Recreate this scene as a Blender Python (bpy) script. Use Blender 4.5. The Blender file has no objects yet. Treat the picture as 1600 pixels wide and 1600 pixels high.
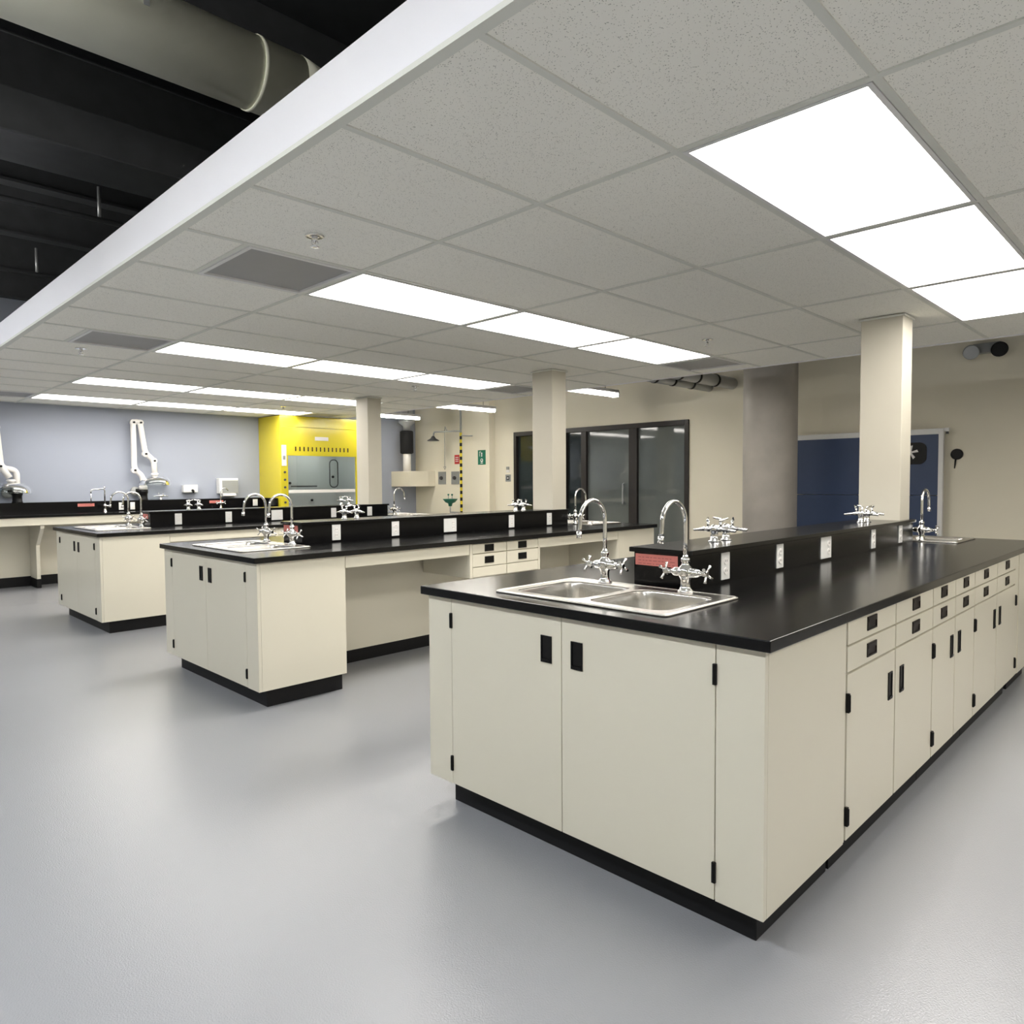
import bpy, bmesh, math, random
from mathutils import Vector, Matrix
random.seed(7)
C = bpy.context.scene.collection
S = bpy.context.scene
PI = math.pi

# ------------------------------------------------------------------ camera, world, exposure
F, CX, CY = 1111.55, 778.9, 799.15
yaw, pitch, roll = 0.7903, -0.0422, -0.0073
f_ = Vector((math.cos(yaw)*math.cos(pitch), math.sin(yaw)*math.cos(pitch), math.sin(pitch)))
r_ = Vector((math.sin(yaw), -math.cos(yaw), 0)); u_ = r_.cross(f_)
r2 = math.cos(roll)*r_ + math.sin(roll)*u_; u2 = -math.sin(roll)*r_ + math.cos(roll)*u_
cam = bpy.data.cameras.new('camera'); cob = bpy.data.objects.new('camera', cam); C.objects.link(cob)
cam.sensor_width = 36; cam.lens = 36*F/1600; cam.sensor_fit = 'HORIZONTAL'
cam.shift_x = (800-CX)/1600; cam.shift_y = (CY-800)/1600
cam.clip_start = .02; cam.clip_end = 100
cob.matrix_world = Matrix(((r2.x, u2.x, -f_.x, -1.8765), (r2.y, u2.y, -f_.y, -.8592), (r2.z, u2.z, -f_.z, 1.3486), (0, 0, 0, 1)))
S.camera = cob
w = bpy.data.worlds.new('world'); S.world = w; w.use_nodes = True
w.node_tree.nodes['Background'].inputs[0].default_value = (.8, .88, 1, 1)
w.node_tree.nodes['Background'].inputs[1].default_value = .02
S.view_settings.view_transform = 'Standard'; S.view_settings.look = 'None'
S.view_settings.exposure = 1.17; S.view_settings.gamma = 1; S.view_settings.use_curve_mapping = False
LAMP = 5.8          # radiance of the ceiling panels
TUBE = 15.0
AISLE = 15.0          # bare hanging tubes

# ------------------------------------------------------------------ materials
def mat(name, col, rough=.5, metal=0., spec=.5, noise=0, nscale=8, bump=0, bscale=60, coat=0, trans=0, ior=1.45, emit=0, rvar=0):
    m = bpy.data.materials.new(name); m.use_nodes = True
    nt = m.node_tree; n = nt.nodes; b = n['Principled BSDF']; L = nt.links.new
    b.inputs['Base Color'].default_value = (*col, 1); b.inputs['Roughness'].default_value = rough
    b.inputs['Metallic'].default_value = metal; b.inputs['Specular IOR Level'].default_value = spec
    b.inputs['Coat Weight'].default_value = coat; b.inputs['Coat Roughness'].default_value = .15
    b.inputs['Transmission Weight'].default_value = trans; b.inputs['IOR'].default_value = ior
    g = n.new('ShaderNodeNewGeometry')
    if emit:
        b.inputs['Emission Color'].default_value = (*col, 1); b.inputs['Emission Strength'].default_value = emit
    if noise:
        t = n.new('ShaderNodeTexNoise'); t.inputs['Scale'].default_value = nscale; t.inputs['Detail'].default_value = 4
        L(g.outputs['Position'], t.inputs['Vector'])
        mx = n.new('ShaderNodeMix'); mx.data_type = 'RGBA'
        mx.inputs[6].default_value = (*[c*(1-noise) for c in col], 1); mx.inputs[7].default_value = (*[min(1, c*(1+noise)) for c in col], 1)
        L(t.outputs['Fac'], mx.inputs[0]); L(mx.outputs[2], b.inputs['Base Color'])
        if rvar:
            mr = n.new('ShaderNodeMapRange'); mr.inputs[3].default_value = rough-rvar; mr.inputs[4].default_value = rough+rvar
            L(t.outputs['Fac'], mr.inputs[0]); L(mr.outputs[0], b.inputs['Roughness'])
    if bump:
        t2 = n.new('ShaderNodeTexNoise'); t2.inputs['Scale'].default_value = bscale; t2.inputs['Detail'].default_value = 2
        L(g.outputs['Position'], t2.inputs['Vector'])
        bp = n.new('ShaderNodeBump'); bp.inputs['Strength'].default_value = bump; bp.inputs['Distance'].default_value = .002
        L(t2.outputs['Fac'], bp.inputs['Height']); L(bp.outputs[0], b.inputs['Normal'])
    return m
def speckle(m, col, dark, scale, thr):
    nt = m.node_tree; n = nt.nodes; L = nt.links.new; b = n['Principled BSDF']
    g = n.new('ShaderNodeNewGeometry'); v = n.new('ShaderNodeTexVoronoi'); v.inputs['Scale'].default_value = scale
    L(g.outputs['Position'], v.inputs['Vector'])
    t = n.new('ShaderNodeTexNoise'); t.inputs['Scale'].default_value = scale*.45; t.inputs['Detail'].default_value = 1
    L(g.outputs['Position'], t.inputs['Vector'])
    mu = n.new('ShaderNodeMath'); mu.operation = 'MULTIPLY'; L(t.outputs['Fac'], mu.inputs[0]); mu.inputs[1].default_value = thr
    lt = n.new('ShaderNodeMath'); lt.operation = 'LESS_THAN'; L(v.outputs['Distance'], lt.inputs[0]); L(mu.outputs[0], lt.inputs[1])
    mx = n.new('ShaderNodeMix'); mx.data_type = 'RGBA'; mx.inputs[6].default_value = (*col, 1); mx.inputs[7].default_value = (*dark, 1)
    L(lt.outputs[0], mx.inputs[0]); L(mx.outputs[2], b.inputs['Base Color'])
    return m
M = {}
M['floor'] = mat('floor_epoxy', (.32, .325, .345), .2, noise=.02, nscale=1.3, bump=.5, bscale=200, spec=.65)
M['tile'] = speckle(mat('ceiling_tile', (.8, .79, .74), .9, bump=.15, bscale=200), (.95, .94, .87), (.47, .47, .42), 150, .40)
M['tbar'] = mat('ceiling_grid', (.74, .75, .69), .5)
M['white'] = mat('white_enamel', (.78, .78, .77), .35, noise=.03)
M['fascia'] = mat('fascia_paint', (.92, .91, .95), .45, noise=.02, nscale=2)
M['cream'] = mat('cream_enamel', (.71, .672, .555), .32, noise=.015, nscale=3, bump=.04, bscale=300, coat=.15)
M['counter'] = mat('black_epoxy_resin', (.003, .003, .0035), .19, noise=.15, nscale=30, spec=.33, bump=.02, bscale=400)
M['black'] = mat('black_plastic', (.004, .004, .004), .4, noise=.1, spec=.3)
M['kick'] = mat('black_vinyl', (.007, .007, .008), .5, noise=.1, spec=.3)
M['pull'] = mat('brown_black_plastic', (.012, .008, .007), .4, noise=.1, spec=.3)
M['wall'] = mat('beige_wall_paint', (.84, .79, .65), .7, noise=.02, nscale=2, bump=.1, bscale=150)
M['bluewall'] = mat('pale_blue_wall_paint', (.345, .375, .445), .7, noise=.02, nscale=2, bump=.1, bscale=150)
M['col'] = mat('column_paint', (.56, .53, .445), .5, noise=.02)
M['conc'] = mat('concrete', (.46, .43, .39), .5, noise=.25, nscale=3.5, bump=.3, bscale=40)
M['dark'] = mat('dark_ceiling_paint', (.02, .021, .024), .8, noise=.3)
M['darkm'] = mat('dark_steel', (.05, .052, .055), .5, noise=.3)
M['duct'] = mat('duct_paint', (.85, .85, .72), .5, noise=.08, nscale=4)
M['steel'] = mat('stainless_steel', (.62, .60, .56), .27, 1., noise=.06, nscale=12)
M['chrome'] = mat('chrome', (.80, .80, .80), .08, 1., noise=.02)
M['plate'] = mat('outlet_plastic', (.72, .72, .70), .4, noise=.02)
M['slot'] = mat('outlet_slot', (.05, .05, .05), .5, noise=.1)
M['pink'] = mat('pink_label', (.62, .20, .17), .6, noise=.06, nscale=60)
M['pinktext'] = mat('label_print', (.36, .10, .09), .6, noise=.05)
M['yellow'] = mat('yellow_enamel', (.66, .56, .03), .22, noise=.02, coat=.3)
M['hoodin'] = mat('hood_liner', (.50, .54, .54), .5, noise=.03)
M['grille'] = mat('perforated_grille', (.36, .36, .36), .5, noise=.05)
M['glass'] = mat('clear_glass', (.9, .95, .95), .02, trans=1., ior=1.45, noise=.01)
M['door_glass'] = mat('door_glass_painted_reflection', (.13, .145, .14), .04, noise=.3, nscale=1.5, spec=.8)  # grey base stands for reflections and the lit room behind the panes
M['door_glass_dark'] = mat('dark_door_glass', (.02, .028, .03), .04, noise=.1, spec=.8)
M['bronze'] = mat('dark_bronze_frame', (.02, .016, .015), .4, noise=.1)
M['white_pl'] = mat('white_plastic', (.82, .80, .77), .4, noise=.02)
M['blue'] = mat('blue_panel', (.04, .065, .14), .4, noise=.05)
M['green'] = mat('green_sign', (.0, .16, .09), .5, noise=.03)
M['red'] = mat('red_sign', (.55, .04, .04), .5, noise=.03)
M['gbowl'] = mat('green_plastic', (.02, .16, .10), .35, noise=.05)
M['yel'] = mat('yellow_stripe', (.75, .6, .03), .5, noise=.03)
M['grey'] = mat('grey_metal', (.30, .31, .30), .45, noise=.05)
M['galv'] = mat('galvanised_steel', (.45, .46, .47), .4, .6, noise=.15, nscale=6)
M['lamp'] = mat('lamp_panel', (1, .955, .89), .5, emit=LAMP, noise=0)
M['tube'] = mat('lamp_tube', (1, .96, .89), .5, emit=TUBE)
M['aisle'] = mat('aisle_lamp_panel', (.94, .97, 1), .5, emit=AISLE)
M['added_uplamp'] = mat('added_duct_uplight', (1, .97, .9), .5, emit=34)  # glow added to brighten the duct, not a known fitting
M['fabric'] = mat('black_fabric', (.012, .012, .013), .85, noise=.2, nscale=90)

# ------------------------------------------------------------------ mesh helpers
class MB:
    def __init__(s): s.bm = bmesh.new(); s.mats = []
    def mi(s, m):
        if m not in s.mats: s.mats.append(m)
        return s.mats.index(m)
    def poly(s, pts, m):
        vs = [s.bm.verts.new(p) for p in pts]; f = s.bm.faces.new(vs); f.material_index = s.mi(m); return f
    def box(s, x0, x1, y0, y1, z0, z1, m):
        if x0 > x1: x0, x1 = x1, x0
        if y0 > y1: y0, y1 = y1, y0
        v = [s.bm.verts.new(p) for p in ((x0,y0,z0),(x1,y0,z0),(x1,y1,z0),(x0,y1,z0),(x0,y0,z1),(x1,y0,z1),(x1,y1,z1),(x0,y1,z1))]
        k = s.mi(m)
        for q in ((3,2,1,0),(4,5,6,7),(0,1,5,4),(1,2,6,5),(2,3,7,6),(3,0,4,7)):
            s.bm.faces.new([v[i] for i in q]).material_index = k
        return s
    def prism(s, pts, axis, a, b, m):
        # pts: 2D outline in the two other axes, extruded along axis from a to b
        def P(p, t): q = list(p); q.insert('XYZ'.index(axis), t); return q
        A = [s.bm.verts.new(P(p, a)) for p in pts]; B = [s.bm.verts.new(P(p, b)) for p in pts]
        k = s.mi(m); n = len(pts)
        s.bm.faces.new(A[::-1]).material_index = k; s.bm.faces.new(B).material_index = k
        for i in range(n): s.bm.faces.new((A[i], A[(i+1)%n], B[(i+1)%n], B[i])).material_index = k
        return s
    def lathe(s, prof, c, m, seg=20, axis='Z', cap=True, smooth=True):
        k = s.mi(m); rings = []
        for r, h in prof:
            ring = []
            for i in range(seg):
                a = 2*PI*i/seg; x, y = r*math.cos(a), r*math.sin(a)
                p = {'Z': (x, y, h), 'X': (h, x, y), 'Y': (y, h, x)}[axis]
                ring.append(s.bm.verts.new((c[0]+p[0], c[1]+p[1], c[2]+p[2])))
            rings.append(ring)
        for A, B in zip(rings, rings[1:]):
            for i in range(seg):
                f = s.bm.faces.new((A[i], A[(i+1)%seg], B[(i+1)%seg], B[i])); f.material_index = k; f.smooth = smooth
        if cap:
            s.bm.faces.new(rings[0][::-1]).material_index = k; s.bm.faces.new(rings[-1]).material_index = k
        return s
    def tube(s, pts, rad, m, seg=12, closed=False):
        pts = [Vector(p) for p in pts]; k = s.mi(m); rings = []; n = len(pts)
        rads = rad if isinstance(rad, (list, tuple)) else [rad]*n
        up = None
        for i, p in enumerate(pts):
            a = pts[i-1] if (i or closed) else pts[0]; b = pts[(i+1) % n] if (i < n-1 or closed) else pts[-1]
            t = (b-a).normalized()
            if up is None: up = t.orthogonal().normalized()
            up = (up - t*up.dot(t)).normalized(); v = t.cross(up)
            rings.append([s.bm.verts.new(p + rads[i]*(math.cos(2*PI*j/seg)*up + math.sin(2*PI*j/seg)*v)) for j in range(seg)])
        prs = list(zip(rings, rings[1:]))
        if closed: prs.append((rings[-1], rings[0]))
        for A, B in prs:
            for j in range(seg):
                f = s.bm.faces.new((A[j], A[(j+1)%seg], B[(j+1)%seg], B[j])); f.material_index = k; f.smooth = True
        if not closed:
            s.bm.faces.new(rings[0][::-1]).material_index = k; s.bm.faces.new(rings[-1]).material_index = k
        return s
    def cells(s, xs, ys, z0, z1, skip, m):
        # slab made of grid cells with some left out, side walls where a cell ends
        k = s.mi(m); nx, ny = len(xs)-1, len(ys)-1; V = {}
        def v(i, j, t):
            if (i, j, t) not in V: V[i, j, t] = s.bm.verts.new((xs[i], ys[j], (z0, z1)[t]))
            return V[i, j, t]
        on = lambda i, j: 0 <= i < nx and 0 <= j < ny and (i, j) not in skip
        for i in range(nx):
            for j in range(ny):
                if not on(i, j): continue
                fs = [(v(i,j,1), v(i+1,j,1), v(i+1,j+1,1), v(i,j+1,1)), (v(i,j+1,0), v(i+1,j+1,0), v(i+1,j,0), v(i,j,0))]
                if not on(i, j-1): fs.append((v(i,j,0), v(i+1,j,0), v(i+1,j,1), v(i,j,1)))
                if not on(i, j+1): fs.append((v(i+1,j+1,0), v(i,j+1,0), v(i,j+1,1), v(i+1,j+1,1)))
                if not on(i-1, j): fs.append((v(i,j+1,0), v(i,j,0), v(i,j,1), v(i,j+1,1)))
                if not on(i+1, j): fs.append((v(i+1,j,0), v(i+1,j+1,0), v(i+1,j+1,1), v(i+1,j,1)))
                for f in fs: s.bm.faces.new(f).material_index = k
        return s
def wpos(o):
    p = Vector((0, 0, 0))
    while o: p += o.location; o = o.parent
    return p
def obj(name, b, parent=None, bevel=0, seg=2, shift=True):
    me = bpy.data.meshes.new(name)
    if parent is not None and shift: bmesh.ops.translate(b.bm, verts=b.bm.verts, vec=-wpos(parent))
    b.bm.to_mesh(me); b.bm.free()
    for m in b.mats: me.materials.append(M[m])
    o = bpy.data.objects.new(name, me); C.objects.link(o)
    if parent is not None: o.parent = parent
    if bevel:
        md = o.modifiers.new('bevel', 'BEVEL'); md.width = bevel; md.segments = seg; md.limit_method = 'ANGLE'; md.angle_limit = .6
    return o
def tag(o, label, cat, group=None, kind=None):
    o['label'] = label; o['category'] = cat
    if group: o['group'] = group
    if kind: o['kind'] = kind
    return o
def thing(name, label, cat, loc=(0, 0, 0), group=None):
    o = bpy.data.objects.new(name, None); C.objects.link(o); o.location = loc; o.empty_display_size = .05
    return tag(o, label, cat, group)
def struct(name, b, bevel=0):
    o = obj(name, b, None, bevel); o['kind'] = 'structure'; return o
def dup(root, off, label, rotz=None, loc=None):
    r = root.copy(); C.objects.link(r)
    r.location = Vector(loc) if loc is not None else root.location + Vector(off)
    if rotz is not None: r.rotation_euler = (0, 0, rotz)
    r['label'] = label
    for ch in list(root.children):
        c = ch.copy(); C.objects.link(c); c.parent = r
        for g in list(ch.children):
            d = g.copy(); C.objects.link(d); d.parent = c
    return r
def arc(c, r, a0, a1, n, plane='XZ'):
    out = []
    for i in range(n+1):
        a = math.radians(a0+(a1-a0)*i/n); p, q = r*math.cos(a), r*math.sin(a)
        out.append({'XZ': (c[0]+p, c[1], c[2]+q), 'YZ': (c[0], c[1]+p, c[2]+q), 'XY': (c[0]+p, c[1]+q, c[2])}[plane])
    return out
def rounded(pts, r, n=6):
    pts = [Vector(p) for p in pts]; out = [pts[0]]
    for a, b, c in zip(pts, pts[1:], pts[2:]):
        d1, d2 = (a-b), (c-b); k = min(r, d1.length*.49, d2.length*.49)
        p, q = b+d1.normalized()*k, b+d2.normalized()*k
        for i in range(n+1):
            t = i/n; out.append((1-t)**2*p + 2*t*(1-t)*b + t*t*q)
    out.append(pts[-1]); return out
def rrect(x0, x1, y0, y1, r, n=6):
    out = []
    for cx, cy, a in ((x1-r, y1-r, 0), (x0+r, y1-r, 90), (x0+r, y0+r, 180), (x1-r, y0+r, 270)):
        for i in range(n+1):
            t = math.radians(a+90*i/n); out.append((cx+r*math.cos(t), cy+r*math.sin(t)))
    return out

# ------------------------------------------------------------------ the room
XW, YW, HC = 6.87, 10.29, 2.43
XL, YR, HD = -6.5, -5.0, 3.95
struct('floor', MB().box(XL, XW, YR, YW, -.1, 0, 'floor'))
struct('wall_left', MB().box(XL, XW, YW, YW+.15, 0, HD, 'bluewall'))
b = MB()
DY0, DY1, DH = 4.247, 7.57, 2.178
b.box(XW, XW+.15, YR, DY0, 0, HD, 'wall'); b.box(XW, XW+.15, DY1, YW, 0, HD, 'wall'); b.box(XW, XW+.15, DY0, DY1, DH, HD, 'wall')
b.box(XW-.14, XW, 8.05, 8.48, 0, HD, 'wall')
struct('wall_back', b)
struct('wall_right', MB().box(XL, XW, YR-.15, YR, 0, HD, 'wall'))
struct('wall_front', MB().box(XL-.15, XL, YR, YW, 0, HD, 'wall'))
b = MB().box(XW-.012, XW, YR, DY0, 0, .1, 'kick'); b.box(XW-.012, XW, DY1, 8.05, 0, .1, 'kick'); b.box(XW-.152, XW-.14, 8.05, 8.48, 0, .1, 'kick'); b.box(XW-.012, XW, 8.48, YW, 0, .1, 'kick')
struct('baseboard_back', b)
struct('baseboard_left', MB().box(XL, 3.58, YW-.012, YW, 0, .13, 'kick'))
b = MB().box(XL, XW, YR, YW, HD, HD+.15, 'dark')
struct('ceiling_2', b)
# dark steel above the open part
b = MB()
for y in (.35, 1.6, 2.85, 4.1, 5.35, 6.6, 7.85, 9.1):
    b.box(XL+.02, XW-.02, y-.06, y+.06, HD-.42, HD-.40, 'darkm'); b.box(XL+.02, XW-.02, y-.008, y+.008, HD-.40, HD-.01, 'darkm')
struct('trim_1', b)
b = MB()
for x in (2.6,):
    b.box(x-.08, x+.08, YR+.02, YW-.02, HD-.62, HD-.43, 'dark')
struct('trim_2', b)

# tile ceiling
XE0, XE1 = -.66, 4.75
gx = [XE0, -.377, .233, 1.453, 2.673, 3.893, 4.503, XE1]
YG0 = .425
gy = [YG0+.61*j for j in range(-8, 17)]; gy = [YR] + gy + [YW]
rows = [-1, 3, 7, 11, 14]          # lights lie between grid lines j and j+1
row_near = -5
def yj(j): return YG0+.61*j
def jidx(j): return j+9
skip = set()
lights = []; diffs = []
for j in rows+[row_near]:
    for i in (2, 3, 4): skip.add((i, jidx(j))); lights.append((gx[i], yj(j), j, i))
for j, i in ((3, 1), (7, 1), (14, 1), (3, 5), (7, 5), (14, 5)): skip.add((i, jidx(j))); diffs.append((gx[i], yj(j), j, i))
colxy = (3.33, 3.535, .615, .875)
b = MB().cells(gx, gy, HC+.004, HC+.022, skip, 'tile')
hb = .012
for y in gy[1:-1]: b.box(XE0, XE1, y-hb, y+hb, HC-.001, HC+.006, 'tbar')
for x in (.233, 1.453, 2.673, 3.893): b.box(x-hb, x+hb, YR, YW, HC-.0014, HC+.006, 'tbar')
for x, js in ((-.377, (3, 7, 14)), (4.503, (3, 7, 14))):
    for j in js: b.box(x-hb, x+hb, yj(j), yj(j+1), HC-.0014, HC+.006, 'tbar')
ceil = struct('ceiling', b)
b = MB().box(XE0-.025, XE0, YR, YW, HC+.012, HC+.185, 'fascia'); b.box(XE0-.03, XE0+.006, YR, YW, HC-.004, HC+.012, 'tbar')
struct('trim_3', b)
b = MB().box(XE1, XE1+.02, YR, YW, HC-.004, HC+.05, 'fascia')
struct('trim_4', b)

rown = {-1: 'nearest', 3: 'second', 7: 'third', 11: 'fourth', 14: 'farthest', -5: 'hidden'}
coln = {2: 'left end', 3: 'middle', 4: 'right end'}
lab = {-1: 'big nearest row', 3: 'second row', 7: 'third row', 11: 'fourth row', 14: 'last row by the blue wall', -5: 'row behind the camera'}
proto = None
for x, y, j, i in lights:
    L = 'lit ceiling light panel at the %s of the %s' % (coln[i], lab[j])
    if proto is None:
        proto = thing('ceiling_light', L, 'ceiling light', (x, y, HC), 'recessed light panels in the tile ceiling')
        b = MB(); x0, x1, y0, y1 = x+.014, x+1.206, y+.014, y+.596; e = .016
        for q in ((x0, x1, y0, y0+e), (x0, x1, y1-e, y1), (x0, x0+e, y0+e, y1-e), (x1-e, x1, y0+e, y1-e)): b.box(*q, HC-.003, HC+.03, 'white')
        b.box(x0, x1, y0, y1, HC+.03, HC+.09, 'white')
        obj('frame', b, proto)
        obj('diffuser', MB().box(x0+e, x1-e, y0+e, y1-e, HC+.004, HC+.009, 'lamp'), proto)
    else:
        dup(proto, None, L, loc=(x, y, HC))
dproto = None
dl = {(3, 1): 'left of the second row of ceiling lights', (7, 1): 'left of the third row of ceiling lights', (14, 1): 'left of the last row of ceiling lights',
      (3, 5): 'right of the second row of ceiling lights', (7, 5): 'right of the third row of ceiling lights', (14, 5): 'right of the last row of ceiling lights'}
for x, y, j, i in diffs:
    L = 'grey square air diffuser, ' + dl[j, i]
    if dproto is None:
        dproto = thing('air_diffuser', L, 'air vent', (x, y, HC), 'grey air diffusers beside the ceiling lights')
        b = MB(); x0, x1, y0, y1 = x+.013, x+.597, y+.013, y+.597; e = .022
        for q in ((x0, x1, y0, y0+e), (x0, x1, y1-e, y1), (x0, x0+e, y0+e, y1-e), (x1-e, x1, y0+e, y1-e)): b.box(*q, HC-.006, HC+.03, 'white')
        obj('frame', b, dproto, .002)
        b = MB().box(x0+e, x1-e, y0+e, y1-e, HC+.006, HC+.012, 'grille')
        obj('grille', b, dproto)
    else: dup(dproto, None, L, loc=(x, y, HC))

# sprinklers
sp = None
for x, y, L in ((-.21, 1.96, 'chrome sprinkler head on the ceiling above the big grey diffuser, nearest to the camera'),
             (-.21, 5.54, 'small sprinkler head at the far left of the ceiling, below the third row diffuser'),
             (3.16, 5.55, 'small sprinkler head on the ceiling between the third light row and the hanging tube lights'),
             (3.10, 8.49, 'tiny sprinkler head on the ceiling in front of the yellow fume hood'),
             (3.18, 1.94, 'small sprinkler head on the ceiling above the right end of the second light row')):
    if sp is None:
        sp = thing('sprinkler', L, 'sprinkler', (x, y, HC), 'ceiling sprinkler heads')
        obj('escutcheon', MB().lathe([(.014, 0), (.036, -.002), (.042, -.001), (.042, .003)], (x, y, HC), 'chrome', 24), sp)
        b = MB().lathe([(.013, -.001), (.013, -.018), (.007, -.022), (.007, -.03)], (x, y, HC), 'chrome', 12)
        b.tube([(x-.012, y, HC-.016), (x-.018, y, HC-.028), (x-.004, y, HC-.042)], .0022, 'chrome', 6); b.tube([(x+.012, y, HC-.016), (x+.018, y, HC-.028), (x+.004, y, HC-.042)], .0022, 'chrome', 6)
        b.lathe([(.004, -.038), (.02, -.043), (.021, -.046), (.003, -.047)], (x, y, HC), 'chrome', 16)
        obj('head', b, sp)
    else: dup(sp, None, L, loc=(x, y, HC))

# columns through the benches
def column(x0, x1, y0, y1, L, off=(0, 0)):
    t = thing('square_column', L, 'column', (x0+off[0], y0+off[1], 0), 'painted square columns')
    X0, X1, Y0, Y1 = x0+off[0], x1+off[0], y0+off[1], y1+off[1]
    obj('shaft', MB().box(X0, X1, Y0, Y1, 0, HC+.003, 'col'), t, .004)
    e = .012
    b = MB().box(X0-e, X1+e, Y0-e, Y0, HC-.014, HC-.002, 'tbar'); b.box(X0-e, X1+e, Y1, Y1+e, HC-.014, HC-.002, 'tbar'); b.box(X0-e, X0, Y0, Y1, HC-.014, HC-.002, 'tbar'); b.box(X1, X1+e, Y0, Y1, HC-.014, HC-.002, 'tbar')
    obj('ceiling_collar', b, t)
    return t
OFF = [(0, 0), (.03, 3.078), (.035, 6.101)]
BN = ['nearest bench', 'middle bench', 'third bench']
column(*colxy, 'large cream square column rising from the right end of the nearest bench')
column(*colxy, 'cream square column rising from the middle bench, left of the dark glass doors', (.03, 3.065))
column(*colxy, 'cream square column rising from the third bench, right beside the yellow fume hood', (-.03, 6.085))
b = MB().lathe([(.28, 0), (.28, HD)], (5.72, 2.59, 0), 'conc', 48)
t = obj('concrete_column', b); tag(t, 'thick round bare concrete column left of the blue board', 'column')

# ------------------------------------------------------------------ lab benches
W, LEN = 1.455, 4.17
ZK, ZC, ZT = .115, .880, .914
OV = .025
LX0, LX1, LY0, LY1, LZ = .632, LEN-.62, .597, .862, 1.07
def mapper(face, base):
    if face == 'S': return lambda u, d: (u, base+d)
    if face == 'W': return lambda u, d: (base+d, u)
    if face == 'E': return lambda u, d: (base-d, u)
def fbox(b, mp, u0, u1, d0, d1, z0, z1, m):
    p, q = mp(u0, d0), mp(u1, d1); b.box(p[0], q[0], p[1], q[1], z0, z1, m)
def pull(mp, u0, u1, z0, z1, parent, m='black', out=.004):
    b = MB(); e = .005
    for q in ((u0, u1, z0, z0+e), (u0, u1, z1-e, z1), (u0, u0+e, z0+e, z1-e), (u1-e, u1, z0+e, z1-e)): fbox(b, mp, q[0], q[1], -out, .001, q[2], q[3], m)
    fbox(b, mp, u0+e, u1-e, -.001, .002, z0+e, z1-e, m)
    if (u1-u0) > (z1-z0): fbox(b, mp, u0+e, u1-e, -out*1.3, 0, z1-e-.014, z1-e, m)
    else: fbox(b, mp, u0+e, u1-e, -out*1.6, 0, z0+e, z0+e+.008, m)
    return obj('handle', b, parent)
def hinge(mp, u, z0, z1, parent):
    b = MB()
    fbox(b, mp, u-.006, u+.006, -.008, .004, z0, z1, 'black'); fbox(b, mp, u-.003, u+.003, -.011, -.008, z0+.004, z1-.004, 'black')
    return obj('hinge', b, parent, .002)
def door(mp, u0, u1, z0, z1, parent, hu=None, hz=(.51, .613), hw=.045, hinge_u=None, hingez=((.56, .626), (.17, .236))):
    b = MB(); fbox(b, mp, u0+.0015, u1-.0015, 0, .019, z0+.0015, z1-.0015, 'cream')
    d = obj('door', b, parent, .0015)
    if hu is not None: pull(mp, hu-hw/2, hu+hw/2, hz[0], hz[1], d)
    if hinge_u is not None:
        for a, c in hingez: hinge(mp, hinge_u, a, c, d)
    return d
def drawer(mp, u0, u1, z0, z1, parent, hu=None, hz=None, m='pull'):
    b = MB(); fbox(b, mp, u0+.0015, u1-.0015, 0, .019, z0+.0015, z1-.0015, 'cream')
    d = obj('drawer', b, parent, .0015)
    if hu is not None: pull(mp, hu-.048, hu+.048, hz[0], hz[1], d, m)
    return d

def sink_cabinet(end, L):
    x0, x1 = (0, .60) if end == 'W' else (LEN-.60, LEN)
    t = thing('sink_cabinet', L, 'cabinet', (x0, 0, 0), 'cream sink cabinets at the bench ends')
    if end == 'W': mp = mapper('W', 0.); c0, c1, k0, k1 = .021, .60, .075, .60
    else: mp = mapper('E', LEN); c0, c1, k0, k1 = LEN-.60, LEN-.021, LEN-.60, LEN-.075
    b = MB()   # shell of side panels, open inside so that the bowls hang in it
    b.box(c0, c1, 0, .018, ZK, ZC-.002, 'cream'); b.box(c0, c1, W-.018, W, ZK, ZC-.002, 'cream')
    b.box(c0, c1, .018, W-.018, ZK, ZK+.018, 'cream')
    xb = c1-.018 if end == 'W' else c0
    b.box(xb, xb+.018, .018, W-.018, ZK+.018, ZC-.002, 'cream')
    xr = c0 if end == 'W' else c1-.018
    b.box(xr, xr+.018, .018, W-.018, ZC-.03, ZC-.002, 'cream'); b.box(xr, xr+.018, .018, .148, ZK+.018, ZC-.03, 'cream'); b.box(xr, xr+.018, 1.312, W-.018, ZK+.018, ZC-.03, 'cream'); b.box(xr, xr+.018, .70, .76, ZK+.018, ZC-.03, 'cream')
    obj('body', b, t, .001)
    for a, c in ((0., .148), (1.312, W)):
        b = MB(); fbox(b, mp, a, c-.0015 if a == 0 else c, 0, .020, ZK, ZC-.002, 'cream'); obj('filler_panel', b, t, .0015)
    door(mp, .148, .730, ZK, ZC-.004, t, .661, (.704, .800), .05, .149, ((.756, .818), (.170, .232)))
    door(mp, .730, 1.312, ZK, ZC-.004, t, .799, (.706, .802), .05, 1.311, ((.756, .818), (.170, .232)))
    obj('toe_kick', MB().box(k0, k1, .055, W-.07, 0, ZK, 'kick'), t, .003)
    return t
def worktop(L):
    t = thing('worktop', L, 'worktop', (-OV, -OV, ZC), 'black worktops of the island benches')
    sx = (.115, .515); sy = ((.39, .745), (.775, 1.115))
    xs = [-OV, sx[0], sx[1], LEN-sx[1], LEN-sx[0], LEN+OV]; ys = [-OV, sy[0][0], sy[0][1], sy[1][0], sy[1][1], W+OV]
    b = MB().cells(xs, ys, ZC, ZT, {(1, 1), (1, 3), (3, 1), (3, 3)}, 'counter')
    obj('slab', b, t, .003)
    return t
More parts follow.
